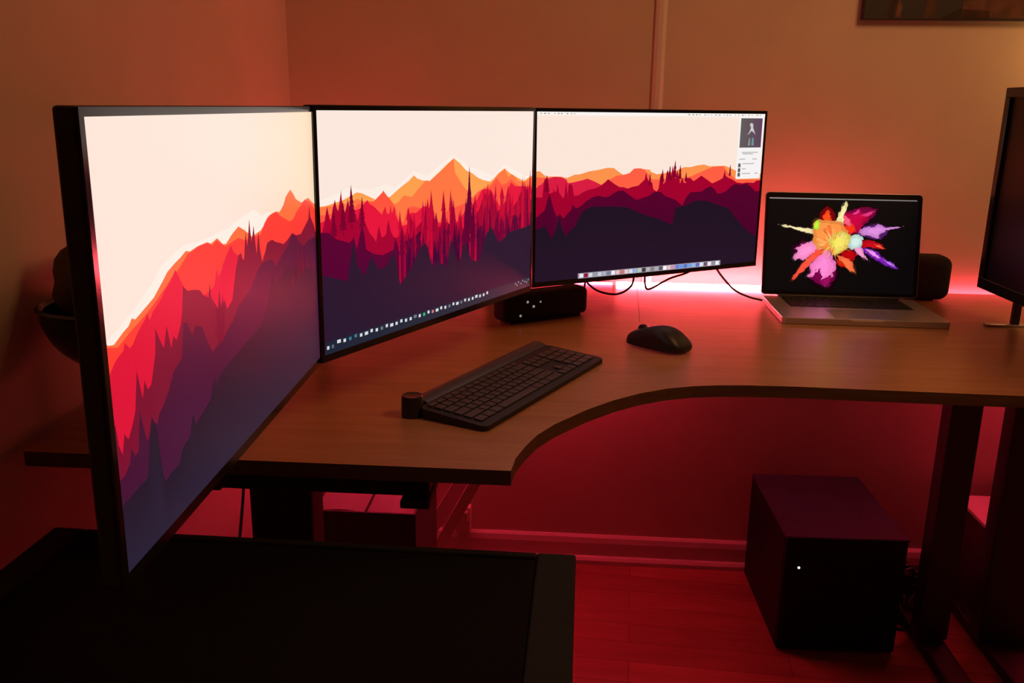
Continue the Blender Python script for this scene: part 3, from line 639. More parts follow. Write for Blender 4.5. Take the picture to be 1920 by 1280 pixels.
def conifer(P, u, v, hgt, wid, col, n=7):
    """a spire with drooping boughs as stacked triangles"""
    P.face([(u - wid * 0.05, v - hgt * 0.2), (u + wid * 0.05, v - hgt * 0.2), (u, v + hgt)], [col] * 3)
    for i in range(n):
        a = v + hgt * (0.95 - (i + 1.25) / (n + 0.6))
        ww = wid * (0.12 + 0.88 * (i + 1) / n) * random.uniform(0.8, 1.1) * 0.5
        P.face([(u - ww, a), (u + ww * random.uniform(0.85, 1.1), a + hgt * 0.01), (u, a + hgt * 0.25)], [col] * 3)


def wall_a(P):
    for u, v, hgt, wd, c in ((0.832, 0.415, 0.135, 0.030, (96, 8, 38)), (0.862, 0.42, 0.10, 0.026, (104, 10, 40)), (0.90, 0.425, 0.075, 0.024, (104, 10, 40)),
                             (0.785, 0.40, 0.08, 0.02, (110, 12, 40))):
        conifer(P, u, v, hgt, wd, c)


def forest(P):
    rnd = random.Random(5)
    # a band of slim firs across the middle ridge, dark in front of light
    for c, lo, hi, n, hh in (((196, 6, 52), 0.47, 0.60, 34, 0.10), ((156, 0, 50), 0.42, 0.55, 34, 0.10), ((112, 0, 50), 0.36, 0.50, 34, 0.10), ((66, 4, 50), 0.32, 0.42, 30, 0.10)):
        P.layer()
        for _ in range(n):
            u = rnd.uniform(0.30, 0.975)
            v = rnd.uniform(lo, hi) * (0.90 + 0.12 * u) - 0.03
            h = hh * rnd.uniform(0.5, 1.2)
            w = rnd.uniform(0.010, 0.02)
            bb = max(0.06, v - 0.30)
            P.face([(u - w * 0.36, bb), (u + w * 0.36, bb), (u + w * 0.36, v), (u - w * 0.36, v)], [c] * 4)
            for q_ in (0.0, 0.25, 0.5):
                ww = w * (0.72 - 0.8 * q_)
                P.face([(u - ww, v + h * (q_ - 0.12)), (u + ww, v + h * (q_ - 0.12)), (u, v + h * (q_ + 0.5))], [c] * 3)


def wall_b(P):
    P.layer()
    for u, v, hgt, wd in ((0.055, 0.50, 0.11, 0.028), (0.088, 0.52, 0.11, 0.034), (0.118, 0.545, 0.145, 0.036), (0.156, 0.52, 0.12, 0.028)):
        conifer(P, u, v, hgt, wd, (120, 0, 44))
    # a tall lone pair of firs where the ridge peaks
    for u, v, hgt, wd in ((0.622, 0.40, 0.30, 0.050), (0.604, 0.36, 0.20, 0.036), (0.645, 0.36, 0.18, 0.036)):
        conifer(P, u, v, hgt, wd, (98, 0, 48), 12)
    for u, v in ((0.738, 0.645), (0.755, 0.632), (0.725, 0.622)):
        P.face([(u - 0.005, v + 0.004), (u, v), (u + 0.005, v + 0.006), (u, v + 0.002)], [(80, 80, 90)] * 4)
    # task bar with its row of icons
    P.layer()
    P.rect(0.012, 0.032, 0.988, 0.083, (26, 36, 54), (34, 46, 60))
    P.layer()
    n = 34
    for i in range(n):
        u = 0.060 + (0.725 - 0.060) * i / (n - 1)
        s = 0.0045 if i % 5 else 0.0065
        c = (214, 218, 224)
        if i in (2, 3):
            c = (60, 120, 140)
        if i == 17:
            c = (40, 190, 130)
        if i == 19:
            c = (230, 120, 130)
        if i in (8, 15, 23, 26):
            c = (110, 120, 136)
        vv = 0.060 + (0.008 if i % 3 else 0.012)
        P.rect(u - s, vv - 0.007, u + s, vv + 0.007, c)
    for u in (0.022, 0.038):
        P.rect(u - 0.004, 0.052, u + 0.004, 0.066, (210, 214, 220) if u < 0.03 else (90, 104, 120))
    for u, v in ((0.895, 0.070), (0.905, 0.060), (0.915, 0.074), (0.930, 0.062), (0.942, 0.075), (0.955, 0.066), (0.968, 0.060), (0.978, 0.071)):
        P.rect(u - 0.003, v - 0.004, u + 0.003, v + 0.004, (150, 156, 168))


def wall_c(P):
    for u, v, hgt, wd in ((0.524, 0.575, 0.075, 0.022), (0.556, 0.585, 0.085, 0.024), (0.578, 0.60, 0.10, 0.026), (0.602, 0.59, 0.085, 0.024), (0.630, 0.575, 0.055, 0.018), (0.470, 0.56, 0.07, 0.018), (0.835, 0.60, 0.07, 0.016), (0.052, 0.545, 0.09, 0.026)):
        conifer(P, u, v, hgt, wd, (128, 0, 40))
    P.layer()
    P.rect(0.012, 0.961, 0.988, 0.980, (250, 244, 240))
    P.layer()
    rnd = random.Random(9)
    for u0, u1, n in ((0.02, 0.165, 9), (0.62, 0.975, 20)):
        for i in range(n):
            u = u0 + (u1 - u0) * (i + rnd.random() * 0.5) / n
            P.rect(u, 0.968, u + rnd.uniform(0.003, 0.009), 0.9735, (150, 138, 134))
    P.rect(0.864, 0.577, 0.983, 0.9605, (246, 243, 243))
    P.layer()
    P.rect(0.872, 0.772, 0.977, 0.953, (98, 92, 90), (96, 66, 92))
    P.layer()
    for pts, c in (([(0.905, 0.85), (0.915, 0.865), (0.922, 0.895), (0.915, 0.915), (0.922, 0.925), (0.932, 0.918), (0.933, 0.895), (0.942, 0.865), (0.947, 0.85), (0.935, 0.868), (0.925, 0.875), (0.917, 0.86)], (206, 200, 200)),
                   ([(0.912, 0.785), (0.916, 0.83), (0.922, 0.83), (0.923, 0.785)], (120, 150, 148)),
                   ([(0.930, 0.785), (0.931, 0.835), (0.939, 0.83), (0.941, 0.785)], (110, 150, 148))):
        P.poly(pts, c)
    for v, u0, u1 in ((0.742, 0.885, 0.965), (0.733, 0.890, 0.940), (0.700, 0.875, 0.905), (0.700, 0.940, 0.962), (0.672, 0.892, 0.950), (0.640, 0.892, 0.910), (0.610, 0.892, 0.935), (0.610, 0.955, 0.972)):
        P.rect(u0, v - 0.0035, u1, v + 0.0035, (196, 190, 190))
    for v in (0.662, 0.632, 0.604):
        P.rect(0.872, v - 0.012, 0.884, v + 0.012, (92, 86, 90))
    # dock
    P.layer()
    P.rect(0.181, 0.030, 0.816, 0.062, (150, 140, 158), (170, 160, 176))
    P.layer()
    pal = [(236, 232, 238), (150, 20, 60), (214, 214, 226), (150, 160, 170), (200, 205, 214), (170, 180, 190), (120, 126, 150), (236, 240, 250), (235, 190, 190), (200, 120, 110),
           (236, 200, 200), (214, 220, 240), (150, 180, 220), (190, 200, 186), (60, 50, 60), (180, 180, 176), (130, 130, 130), (170, 170, 176), (90, 80, 96), (250, 246, 246),
           (236, 190, 200), (200, 150, 170), (90, 130, 220), (100, 150, 230), (80, 120, 200), (110, 160, 230), (150, 180, 230), (90, 110, 190), (230, 226, 240), (110, 80, 100),
           (236, 236, 240), (150, 140, 150), (240, 240, 244)]
    n = len(pal)
    for i, c in enumerate(pal):
        a = 0.186 + (0.811 - 0.186) * i / n
        P.rect(a + 0.0012, 0.034, a + (0.811 - 0.186) / n - 0.0022, 0.058, c)


m1 = monitor((-0.2876, 0.5892, 0.9486), 1.5413, -0.010, 'nearest and leftmost of three lit monitors, seen at a steep angle', 0.0175, (-0.50, 1.36), (-0.02, 0.05))
screen(m1, 0, wall_a, ((253, 229, 215), (244, 216, 182)))  # yellower sky edge and paler hill bottoms: viewing-angle tint and glare put into colour
m2 = monitor((-0.2669, 1.1862, 0.9506), 1.0526, -0.0075, 'middle of the three lit monitors, a tall peak and a thick forest on screen', 0.0175, (-0.42, 1.88), (0, 0.03))
screen(m2, 1, wall_b, ((251, 231, 220), None))
m3 = monitor((0.0378, 1.7445, 0.9501), 0.5141, 0.0126, 'rightmost of three lit monitors, rounded dark hills and icon row on screen', 0.0150, (-0.05, 2.17), (0, 0.02))
screen(m3, 2, wall_c, ((252, 230, 216), None))

# ================================================================== laptop
LY = R(-4.6)
lap = thing('laptop', 'open silver laptop with a colourful powder burst on its black screen', 'laptop', frame(0.6018, 1.9047, LY, Z0))
LW, LD = 0.363, 0.241
bm = nb()
prism(bm, rrect(-0.002, 0, LW - 0.002, LD, 0.010), 0.0012, 0.0148, 0.0012)
obj('base', bm, ALUM, lap)
for x in (0.03, LW - 0.034):
    for y in (0.02, LD - 0.02):
        bm = nb(); lathe(bm, [(0, 0.0), (0.007, 0.0), (0.007, 0.0013), (0, 0.0013)], 16, M.Translation((x, y, 0)))
        obj('rubber_foot', bm, BLACK, lap)
bm = nb(); bx(bm, (0.040, 0.118, 0.0149), (0.322, 0.226, 0.0152))
obj('keyboard_well', bm, BLACK, lap)
bm = nb(); bx(bm, (0.115, 0.006, 0.0149), (0.248, 0.100, 0.0152), 0.0001)
obj('trackpad', bm, mat('trackpad_glass', (0.42, 0.40, 0.40), 0.25, metal=0.5), lap)
bm = nb(); bx(bm, (0.146, -0.0006, 0.0105), (0.216, 0.008, 0.0151), 0.0015)
obj('opening_notch', bm, mat('bright_notch_edge', (0.8, 0.78, 0.74), 0.25, metal=0.6), lap)['label'] = 'pale polished thumb notch'
rows = [[1.0] * 14, [1.0] * 13 + [1.5], [1.5] + [1.0] * 13, [1.8] + [1.0] * 11 + [1.8], [2.3] + [1.0] * 10 + [2.3], [1.0, 1.0, 1.0, 1.25, 5.2, 1.25, 1.0, 1.0, 1.0, 1.0]]
keymesh = {}
yk = 0.2245
for ri, row in enumerate(rows):
    hh = 0.0085 if ri == 0 else 0.0155
    tot = sum(row); xk = 0.042
    unit = 0.278 / tot
    for wu in row:
        key = (ri == 0, round(wu * unit, 4))
        if key not in keymesh:
            bm = nb(); bx(bm, (0.0009, -hh, 0.0), (wu * unit - 0.0009, 0, 0.0011), 0.0003, 1)
            k = obj('key', bm, BLACK, lap, mw=M.Translation((xk, yk, 0.0152)))
            keymesh[key] = k
        else:
            k = keymesh[key].copy(); COL.objects.link(k); k.parent = lap
            k.matrix_local = M.Translation((xk, yk, 0.0152))
        xk += wu * unit
    yk -= hh + 0.0025
# lid
LM = M.Translation((0, 0.238, 0.014)) @ M.Rotation(R(-11), 4, 'X')
bm = nb()
t_ = bmesh.new()
prism(bm, rrect(-0.005, 0.004, 0.370, 0.256, 0.010), 0.0, 0.0055, 0.001)
bm.transform(M.Rotation(R(90), 4, 'X') @ M.Translation((0, 0, -0.0055)))
lid = obj('lid', bm, ALUM, lap, mw=LM)
bm = nb()
prism(bm, rrect(-0.0035, 0.0055, 0.3685, 0.2545, 0.009), 0.0, 0.0006)
bm.transform(M.Rotation(R(90), 4, 'X'))
obj('display_glass', bm, OFFSCREEN, lid)
bm = nb()
lathe(bm, [(0, 0), (0.0055, 0), (0.0055, 0.29), (0, 0.29)], 16, M.Translation((0.035, 0.238, 0.0155)) @ M.Rotation(R(90), 4, 'Y'))
obj('hinge', bm, BLACK, lap, True)


def jag(pts, amp, rnd, n=4):
    out = []
    for i in range(len(pts)):
        a, b = V(pts[i]), V(pts[(i + 1) % len(pts)])
        d = b - a
        L = d.length
        m = max(1, min(n, int(L / 0.012)))
        for k in range(m):
            p = a + d * (k / m)
            if k:
                p = p + V((-d.y, d.x)).normalized() * rnd.uniform(-amp, amp) * min(1, L / 0.06)
            out.append((p.x, p.y))
    return out


P = Picture(0.359, 0.250)
P.rect(0.008, 0.055, 1.0, 0.972, (6, 6, 8))
P.layer()
P.rect(0.012, 0.957, 0.992, 0.968, (150, 142, 138), (120, 112, 110))
rnd = random.Random(12)
for sc, dk in ((1.22, 0.10), (1.12, 0.30)):
    P.layer()
    for c, pts in BURST:
        q = [(a / 10000.0, b / 10000.0) for a, b in pts]
        gx, gy = sum(x for x, y in q) / len(q), sum(y for x, y in q) / len(q)
        P.poly(jag([(gx + (x - gx) * sc, gy + (y - gy) * sc) for x, y in q], 0.012, rnd), tuple(v * dk for v in c))
for c, pts in BURST:
    q = [(a / 10000.0, b / 10000.0) for a, b in pts]
    gx, gy = sum(x for x, y in q) / len(q), sum(y for x, y in q) / len(q)
    for sc, dk in ((1.03, 0.90), (0.84, 1.0), (0.5, 1.07)):
        P.layer()
        P.poly(jag([(gx + (x - gx) * sc, gy + (y - gy) * sc) for x, y in q], 0.010, rnd), tuple(min(255, v * dk) for v in c))
# powder flecks round the burst
P.layer()
cx_, cy_ = 0.475, 0.50
for c, pts in BURST[3:]:
    for _ in range(7):
        a = V(rnd.choice(pts)) / 10000.0
        b = V((cx_, cy_)) + (a - V((cx_, cy_))) * rnd.uniform(0.75, 1.10)
        r = rnd.uniform(0.0015, 0.005)
        dcol = tuple(x * rnd.uniform(0.6, 1.0) for x in c)
        ang = rnd.uniform(0, 6.28)
        P.face([(b.x + r * cos(ang + k * 2.1) * 0.8, b.y + r * sin(ang + k * 2.1)) for k in range(3)], [dcol] * 3)
# light and dark streaks running outwards from the middle
P.layer()
for i in range(70):
    ang = rnd.uniform(0, 2 * pi)
    r0 = rnd.uniform(0.02, 0.09); r1 = r0 + rnd.uniform(0.03, 0.07)
    c = rnd.choice([(255, 190, 110), (255, 120, 50), (240, 230, 120), (230, 100, 50), (255, 210, 160)])
    cc = V((cx_ - 0.03, cy_ + 0.02))
    d = V((cos(ang), sin(ang) * 1.3)); nrm = V((-d.y, d.x)) * 0.0025
    a, b = cc + d * r0, cc + d * r1
    P.face([tuple(a - nrm), tuple(a + nrm), tuple(b)], [c] * 3)
P.build('screen', lid, M.Translation((0, -0.0008, 0)))

# ================================================================== keyboard
kb = thing('keyboard', 'long charcoal keyboard with a grey bar and a round dial, lying on the desk', 'keyboard', frame(-0.0360, 1.203, R(61.0), Z0))
KL, KD = 0.430, 0.149
top = lambda x, y: 0.0085 + 0.0085 * y / 0.12
bm = nb()
prism(bm, rrect(0, 0, KL, KD - 0.029, 0.011), 0.0012, 0, 0.0008, ztop=top)
obj('body', bm, CHAR, kb)
bm = nb()
pr = [(KD - 0.0295, 0.0012), (KD - 0.0295, 0.0175), (KD - 0.026, 0.0195), (KD - 0.012, 0.0225), (KD - 0.003, 0.0215), (KD, 0.018), (KD, 0.0012)]
a = [bm.verts.new((0.024 if y > KD - 0.03 else 0.024, y, z)) for y, z in pr]
b = [bm.verts.new((KL - 0.004, y, z)) for y, z in pr]
for i in range(len(pr)):
    j = (i + 1) % len(pr)
    bm.faces.new((a[i], a[j], b[j], b[i]))
bm.faces.new(a[::-1]); bm.faces.new(b)
bmesh.ops.recalc_face_normals(bm, faces=bm.faces)
bar = obj('top_bar', bm, BARM, kb, True)
bar['label'] = 'grey metal bar along the rear edge'
bm = nb()
lathe(bm, [(0, 0.0005), (0.0165, 0.0005), (0.0170, 0.004), (0.0165, 0.031), (0.0152, 0.0335), (0.013, 0.0330), (0, 0.0328)], 40, M.Translation((0.0045, KD - 0.0155, 0)))
obj('dial', bm, KNOBM, kb, True)
for x, y in ((0.03, 0.015), (KL - 0.03, 0.015), (0.05, KD - 0.012), (KL - 0.03, KD - 0.012)):
    bm = nb(); bx(bm, (x - 0.012, y - 0.003, 0), (x + 0.012, y + 0.003, 0.0014))
    obj('rubber_foot', bm, BLACK, kb)
U = 0.01835
tilt = M.Rotation(math.atan2(0.0085, 0.12), 4, 'X')
main = [[1.15] * 13, [1.0] * 13 + [2.0], [1.5] + [1.0] * 12 + [1.5], [1.75] + [1.0] * 11 + [2.25], [2.25] + [1.0] * 10 + [2.75], [1.25, 1.25, 1.25, 6.25, 1.25, 1.25, 2.5]]
nav = [0, 3, 3, 0, 1, 3]
pad = [0, 3, 3, 3, 4, 3]
cache = {}
y1 = 0.1145
for r_ in range(6):
    hh = 0.0118 if r_ == 0 else 0.0172
    xs = []
    x = 0.0125
    for wu in main[r_]:
        xs.append((x, wu * U)); x += wu * U
    nx0 = 0.0125 + 15 * U + 0.004
    for i in range(nav[r_]):
        xs.append((nx0 + (i + (1 if nav[r_] == 1 else 0)) * U * 0.95, U * 0.95))
    px0 = nx0 + 3 * U * 0.95 + 0.004
    if pad[r_]:
        wp = (KL - 0.0115 - px0) / pad[r_]
        for i in range(pad[r_]):
            xs.append((px0 + i * wp, wp))
    for (x, wd) in xs:
        key = (r_ == 0, round(wd, 4))
        yy = y1 - hh
        loc = M.Translation((x, yy, top(x, yy) + 0.0001)) @ tilt
        if key not in cache:
            bm = nb()
            bx(bm, (0.0014, 0.0014, 0.0), (wd - 0.0014, hh - 0.0014, 0.0026), 0.0009, 2)
            k = obj('key', bm, KEYM, kb, mw=loc)
            cache[key] = k
        else:
            k = cache[key].copy(); COL.objects.link(k); k.parent = kb
            k.matrix_local = loc
    y1 = yy - 0.0004

# ================================================================== mouse
ms = thing('computer_mouse', 'black sculpted wireless mouse on the desk right of the keyboard', 'mouse', frame(0.2925, 1.688, R(-38.0), Z0))
# local x from the buttons (-) to the palm end (+)
secs = [(-0.060, 0.026, 0.021, 0.003), (-0.0585, 0.030, 0.027, 0.002), (-0.045, 0.032, 0.034, 0.002), (-0.025, 0.033, 0.041, 0.001), (-0.002, 0.035, 0.048, 0.001),
        (0.018, 0.038, 0.0485, 0.001), (0.036, 0.039, 0.042, 0.001), (0.050, 0.036, 0.031, 0.001), (0.059, 0.028, 0.020, 0.002), (0.064, 0.015, 0.011, 0.003)]
bm = nb()
NS = 24
rings = []
for x, hw, ht, zb in secs:
    ring = []
    for k in range(NS):
        a = 2 * pi * k / NS
        ca, sa = cos(a), sin(a)
        yy = hw * (abs(ca) ** 0.75) * (1 if ca > 0 else -1)
        if sa >= 0:
            zz = zb + 0.008 + (ht - 0.008 - zb) * (sa ** 0.85)
        else:
            zz = zb + 0.008 - 0.008 * (abs(sa) ** 0.5)
        # thumb side waist and lean
        yy += -0.006 * (zz / 0.05)
        ring.append(bm.verts.new((x, yy, zz)))
    rings.append(ring)
for a_, b_ in zip(rings, rings[1:]):
    for k in range(NS):
        l = (k + 1) % NS
        bm.faces.new((a_[k], a_[l], b_[l], b_[k]))
bm.faces.new(rings[0]); bm.faces.new(rings[-1][::-1])
bmesh.ops.recalc_face_normals(bm, faces=bm.faces)
body = obj('shell', bm, BLACK, ms)
for f in body.data.polygons:
    f.use_smooth = True
sb = body.modifiers.new('s', 'SUBSURF'); sb.levels = 2; sb.render_levels = 2
bm = nb()
lathe(bm, [(0, -0.004), (0.009, -0.004), (0.0105, -0.003), (0.0105, 0.003), (0.009, 0.004), (0, 0.004)], 28, M.Translation((-0.036, -0.004, 0.0325)) @ M.Rotation(R(90), 4, 'X'))
obj('scroll_wheel', bm, KNOBM, ms, True)
bm = nb()
tube(bm, [(-0.0595, -0.003, 0.0225), (-0.054, -0.0035, 0.0285), (-0.047, -0.004, 0.0320)], 0.0008, 6, 4)
obj('button_gap', bm, KNOBM, ms, True)

# ================================================================== small speaker in front
sp = thing('portable_speaker', 'black rounded oblong speaker with white marks under the middle monitor corner', 'speaker', frame(-0.016, 1.846, R(32.5), Z0))
bm = nb()
bx(bm, (0, 0, 0.004), (0.226, 0.055, 0.066), 0.013, 5)
obj('body', bm, FABRIC, sp, True)
bm = nb(); bx(bm, (0.018, 0.006, 0.0), (0.208, 0.049, 0.0045), 0.001)
obj('foot', bm, BLACK, sp)
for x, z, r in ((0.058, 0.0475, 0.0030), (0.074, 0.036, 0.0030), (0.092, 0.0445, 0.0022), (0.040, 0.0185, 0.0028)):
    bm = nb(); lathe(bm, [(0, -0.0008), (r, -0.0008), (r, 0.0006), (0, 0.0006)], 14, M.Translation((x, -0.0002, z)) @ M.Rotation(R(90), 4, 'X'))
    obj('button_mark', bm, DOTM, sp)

# speaker behind the laptop
sp2 = thing('round_speaker', 'dark round-cornered speaker standing behind the right side of the laptop', 'speaker', frame(0.958, 2.165, R(-4), Z0))
bm = nb()
bx(bm, (0, 0, 0.002), (0.137, 0.085, 0.113), 0.026, 6)
obj('body', bm, FABRIC, sp2, True)
bm = nb(); prism(bm, rrect(0.03, 0.025, 0.107, 0.06, 0.01), 0.0, 0.003)
obj('foot', bm, BLACK, sp2)

# ================================================================== right monitor
rm = thing('monitor', 'switched-off black monitor standing sideways at the right edge of the picture', 'monitor',
           M.Translation((1.064, 1.977, Z0 + 0.076)) @ M.Rotation(R(-93.1), 4, 'Z'))
RW, RH = 0.72, 0.436
bm = nb(); bx(bm, (0, 0.004, 0), (RW, 0.045, RH), 0.004, 3); bx(bm, (0.12, 0.044, 0.05), (RW - 0.12, 0.075, RH - 0.08), 0.012, 3)
obj('housing', bm, BLACK, rm)
bm = nb()
for lo, hi in (((0, -0.006, 0), (RW, 0.006, 0.024)), ((0, -0.006, RH - 0.02), (RW, 0.006, RH)), ((0, -0.006, 0.024), (0.020, 0.006, RH - 0.02)), ((RW - 0.02, -0.006, 0.024), (RW, 0.006, RH - 0.02))):
    bx(bm, lo, hi, 0.001, 1)
obj('bezel', bm, GLOSS, rm)
bm = nb(); bx(bm, (0.0195, 0.001, 0.0235), (RW - 0.0195, 0.0045, RH - 0.0195))
obj('screen', bm, OFFSCREEN, rm)
for x in (0.055, RW - 0.22):
    bm = nb()
    bx(bm, (x, -0.006, -0.0755), (x + 0.018, 0.19, -0.0705), 0.0015)
    f = obj('stand_foot', bm, ALUM, rm)
    f['label'] = 'thin silver foot bar'
    bm = nb()
    bx(bm, (x + 0.002, 0.050, -0.0710), (x + 0.016, 0.066, 0.055), 0.002)
    obj('foot_riser', bm, BLACK, f)

# ================================================================== cables under the right lit monitor
CG = 'black cables hanging behind the right lit monitor'
for lab, pts in (
    ('black cable drooping in a wide loop just right of the oblong speaker', [(0.172, 2.10, 0.975), (0.178, 2.12, 0.905), (0.186, 2.12, 0.886), (0.214, 2.12, 0.868), (0.254, 2.12, 0.862), (0.283, 2.12, 0.876), (0.295, 2.12, 0.900), (0.297, 2.14, 0.96)]),
    ('short black cable dropping straight down behind the oblong speaker', [(0.178, 2.13, 0.960), (0.179, 2.14, 0.906), (0.179, 2.16, 0.872), (0.176, 2.20, 0.8475), (0.15, 2.26, 0.8475)]),
    ('thin black cable rising to the right in the white glow below the monitor', [(0.324, 2.14, 0.98), (0.325, 2.14, 0.912), (0.327, 2.14, 0.884), (0.338, 2.14, 0.872), (0.386, 2.14, 0.899), (0.443, 2.14, 0.924), (0.50, 2.16, 0.99)]),
    ('black cable running down from the monitor to the left side of the laptop', [(0.470, 2.17, 0.985), (0.499, 2.15, 0.930), (0.517, 2.14, 0.904), (0.546, 2.13, 0.875), (0.580, 2.12, 0.860), (0.612, 2.112, 0.8535)])):
    bm = nb(); tube(bm, pts, 0.0026, 8, 7)
    tag(obj('cable', bm, CABLE, None, True), lab, 'cable', CG)

# ================================================================== basket with cloth at the left wall
hb = thing('wall_basket', 'black bowl-shaped basket fixed to the left wall behind the nearest monitor', 'basket', frame(-0.568, 1.225, 0, 1.022))
bm = nb()
prof = []
for k in range(10):
    a = R(90 * k / 9)
    prof.append((0.098 * sin(a), -0.092 * cos(a)))
inner = [(r * 0.93, z * 0.93 + 0.001) for r, z in prof[::-1]]
lathe(bm, prof + [(0.102, 0.003), (0.0965, 0.006)] + inner, 36)
obj('bowl', bm, GLOSS, hb, True)
for pa in ((0.35, 0.0965), (2.6, 0.094)):
    bm = nb()
    tube(bm, [(0.0985 * sin(R(90 * k / 6)) * cos(pi + pa[0] - 0.3), 0.0985 * sin(R(90 * k / 6)) * sin(pi + pa[0] - 0.3), -0.0925 * cos(R(90 * k / 6))) for k in range(7)], 0.0022, 6, 3)
    obj('rib', bm, STEEL, hb, True)
bm = nb(); tube(bm, [(-0.045, 0.084, -0.008), (-0.075, 0.090, -0.008), (-0.1065, 0.092, -0.008)], 0.008, 10, 3)
obj('wall_bracket', bm, STEEL, hb)
rnd = random.Random(3)
bm = nb()
bmesh.ops.create_uvsphere(bm, u_segments=28, v_segments=18, radius=1.0)
for v in bm.verts:
    n_ = v.co.copy()
    k = 1 + 0.09 * sin(5 * n_.x + 3 * n_.z) + 0.07 * sin(7 * n_.y + 4 * n_.z + 1)
    v.co = V((n_.x * 0.070 * k + 0.004, n_.y * 0.07 * k, (n_.z * 0.088 * k + 0.045) if n_.z > 0 else n_.z * 0.06 + 0.045))
    if v.co.z > 0.09:
        v.co.x += (v.co.z - 0.09) * 0.35
cl = obj('folded_cloth', bm, CLOTH, None, True, frame(-0.572, 1.225, 0, 1.012))
tag(cl, 'crumpled brown cloth piled in the black basket on the left wall', 'cloth')

# ================================================================== under the desk
# PC cube
pc = thing('computer_case', 'black cube-shaped computer case standing on the floor under the desk', 'computer', frame(0.668, 1.930, R(-2.2)))
PW, PD, PH = 0.292, 0.372, 0.312
bm = nb(); bx(bm, (0, 0.012, 0.006), (PW, PD, PH - 0.004), 0.004)
obj('body', bm, CASEM, pc)
bm = nb(); bx(bm, (0.001, 0, 0.006), (PW - 0.001, 0.0125, PH - 0.006), 0.003)
bx(bm, (0.030, -0.0015, 0.03), (PW - 0.03, 0.001, PH - 0.05), 0.001)
obj('front_panel', bm, CASEM, pc)
bm = nb(); bx(bm, (-0.001, -0.002, PH - 0.0045), (PW + 0.001, PD + 0.001, PH + 0.002), 0.002)
tp = obj('top_panel', bm, CASETOP, pc)
bm = nb()
for i in range(14):
    y = 0.10 + i * 0.014
    bx(bm, (0.07, y, PH + 0.0018), (PW - 0.07, y + 0.010, PH + 0.0024), 0.0002, 1)
obj('vent_grille', bm, CASETOP, tp)
bm = nb(); lathe(bm, [(0, -0.001), (0.0032, -0.001), (0.0032, 0.002), (0, 0.002)], 14, M.Translation((0.036, -0.001, 0.232)) @ M.Rotation(R(90), 4, 'X'))
obj('power_light', bm, LEDW, pc)
for x in (0.03, PW - 0.03):
    for y in (0.04, PD - 0.04):
        bm = nb(); lathe(bm, [(0, 0), (0.014, 0), (0.014, 0.0065), (0, 0.0065)], 16, M.Translation((x, y, 0)))
        obj('foot', bm, BLACK, pc)

# box with papers under the left wing
bxo = thing('storage_box', 'dark brown storage box full of papers under the left wing of the desk', 'box', frame(-0.444, 1.80, A0))
BW, BD, BH = 0.236, 0.30, 0.428
bm = nb()
bx(bm, (0, 0, 0), (BW, BD, 0.006))
for lo, hi in (((0, 0, 0.006), (BW, 0.005, BH)), ((0, BD - 0.005, 0.006), (BW, BD, BH)), ((0, 0.005, 0.006), (0.005, BD - 0.005, BH)), ((BW - 0.005, 0.005, 0.006), (BW, BD - 0.005, BH))):
    bx(bm, lo, hi)
bx(bm, (0.005, 0.005, BH - 0.018), (BW - 0.005, BD - 0.005, BH - 0.012))
obj('carton', bm, CARD, bxo)
for (x0, x1, y0, y1, dz, rz, lab) in ((0.006, 0.118, 0.012, 0.24, 0.0, 3, 'white sheet of paper on the left half of the storage box'), (0.124, 0.230, 0.004, 0.22, -0.001, -4, 'white sheet of paper on the right half of the storage box')):
    bm = nb()
    n = 10
    g = [[bm.verts.new((x0 + (x1 - x0) * i / n, y0 + (y1 - y0) * j / n, 0.0045 + 0.004 * sin(3 * i / n + 2 * j / n) ** 2)) for j in range(n + 1)] for i in range(n + 1)]
    fs = [bm.faces.new((g[i][j], g[i + 1][j], g[i + 1][j + 1], g[i][j + 1])) for i in range(n) for j in range(n)]
    bmesh.ops.solidify(bm, geom=fs, thickness=0.0025)
    tag(obj('paper_sheet', bm, PAPER, None, False, frame(-0.444, 1.80, A0, BH - 0.0090) @ M.Translation((0, 0, dz + 0.0))), lab, 'paper', 'papers on the storage box')

# boards leaning on the wall beside the box
for (x0, lab, w_, y_, ang) in ((-0.318, 'pale board leaning against the wall just right of the storage box', 0.040, -0.03, 14.5), (-0.258, 'second pale board leaning against the wall, nearest the socket adapter', 0.045, -0.055, 13.0)):
    pass
for name_, lab, xa, xb, wd, yo in (('leaning_board', 'pale narrow board leaning to the right against the wall beside the storage box', -0.268, -0.160, 0.042, -0.046),
                                   ('leaning_board', 'brighter pale board leaning on the wall next to the white adapter', -0.216, -0.118, 0.034, -0.075)):
    bm = nb()
    z0_, z1_ = 0.0, 0.36
    # foot x at z=0.07 is xa, x at z=0.26 is xb
    sl = (xb - xa) / 0.19
    X = lambda z: xa + sl * (z - 0.07)
    dx = 0.3603
    pts = [(X(z0_) - dx, z0_), (X(z0_) + wd - dx, z0_), (X(z1_) + wd - dx, z1_), (X(z1_) - dx, z1_)]
    f_ = [bm.verts.new((x, yo - 0.02, z)) for x, z in pts]
    g_ = [bm.verts.new((x, yo, z)) for x, z in pts]
    bm.faces.new(f_); bm.faces.new(g_[::-1])
    for i in range(4):
        j = (i + 1) % 4
        bm.faces.new((f_[i], g_[i], g_[j], f_[j]))
    bmesh.ops.recalc_face_normals(bm, faces=bm.faces)
    tag(obj(name_, bm, WBOARD, None, False, WF), lab, 'board')
ad = thing('wall_socket', 'small white wall socket box low on the wall left of the skirting', 'socket', WF @ M.Translation((-0.520, 0, 0.086)))
bm = nb(); bx(bm, (0, -0.032, 0), (0.046, -0.0005, 0.082), 0.004)
obj('socket_box', bm, TRIMM, ad)
bm = nb(); bx(bm, (0.014, -0.050, 0.044), (0.040, -0.0315, 0.074), 0.003)
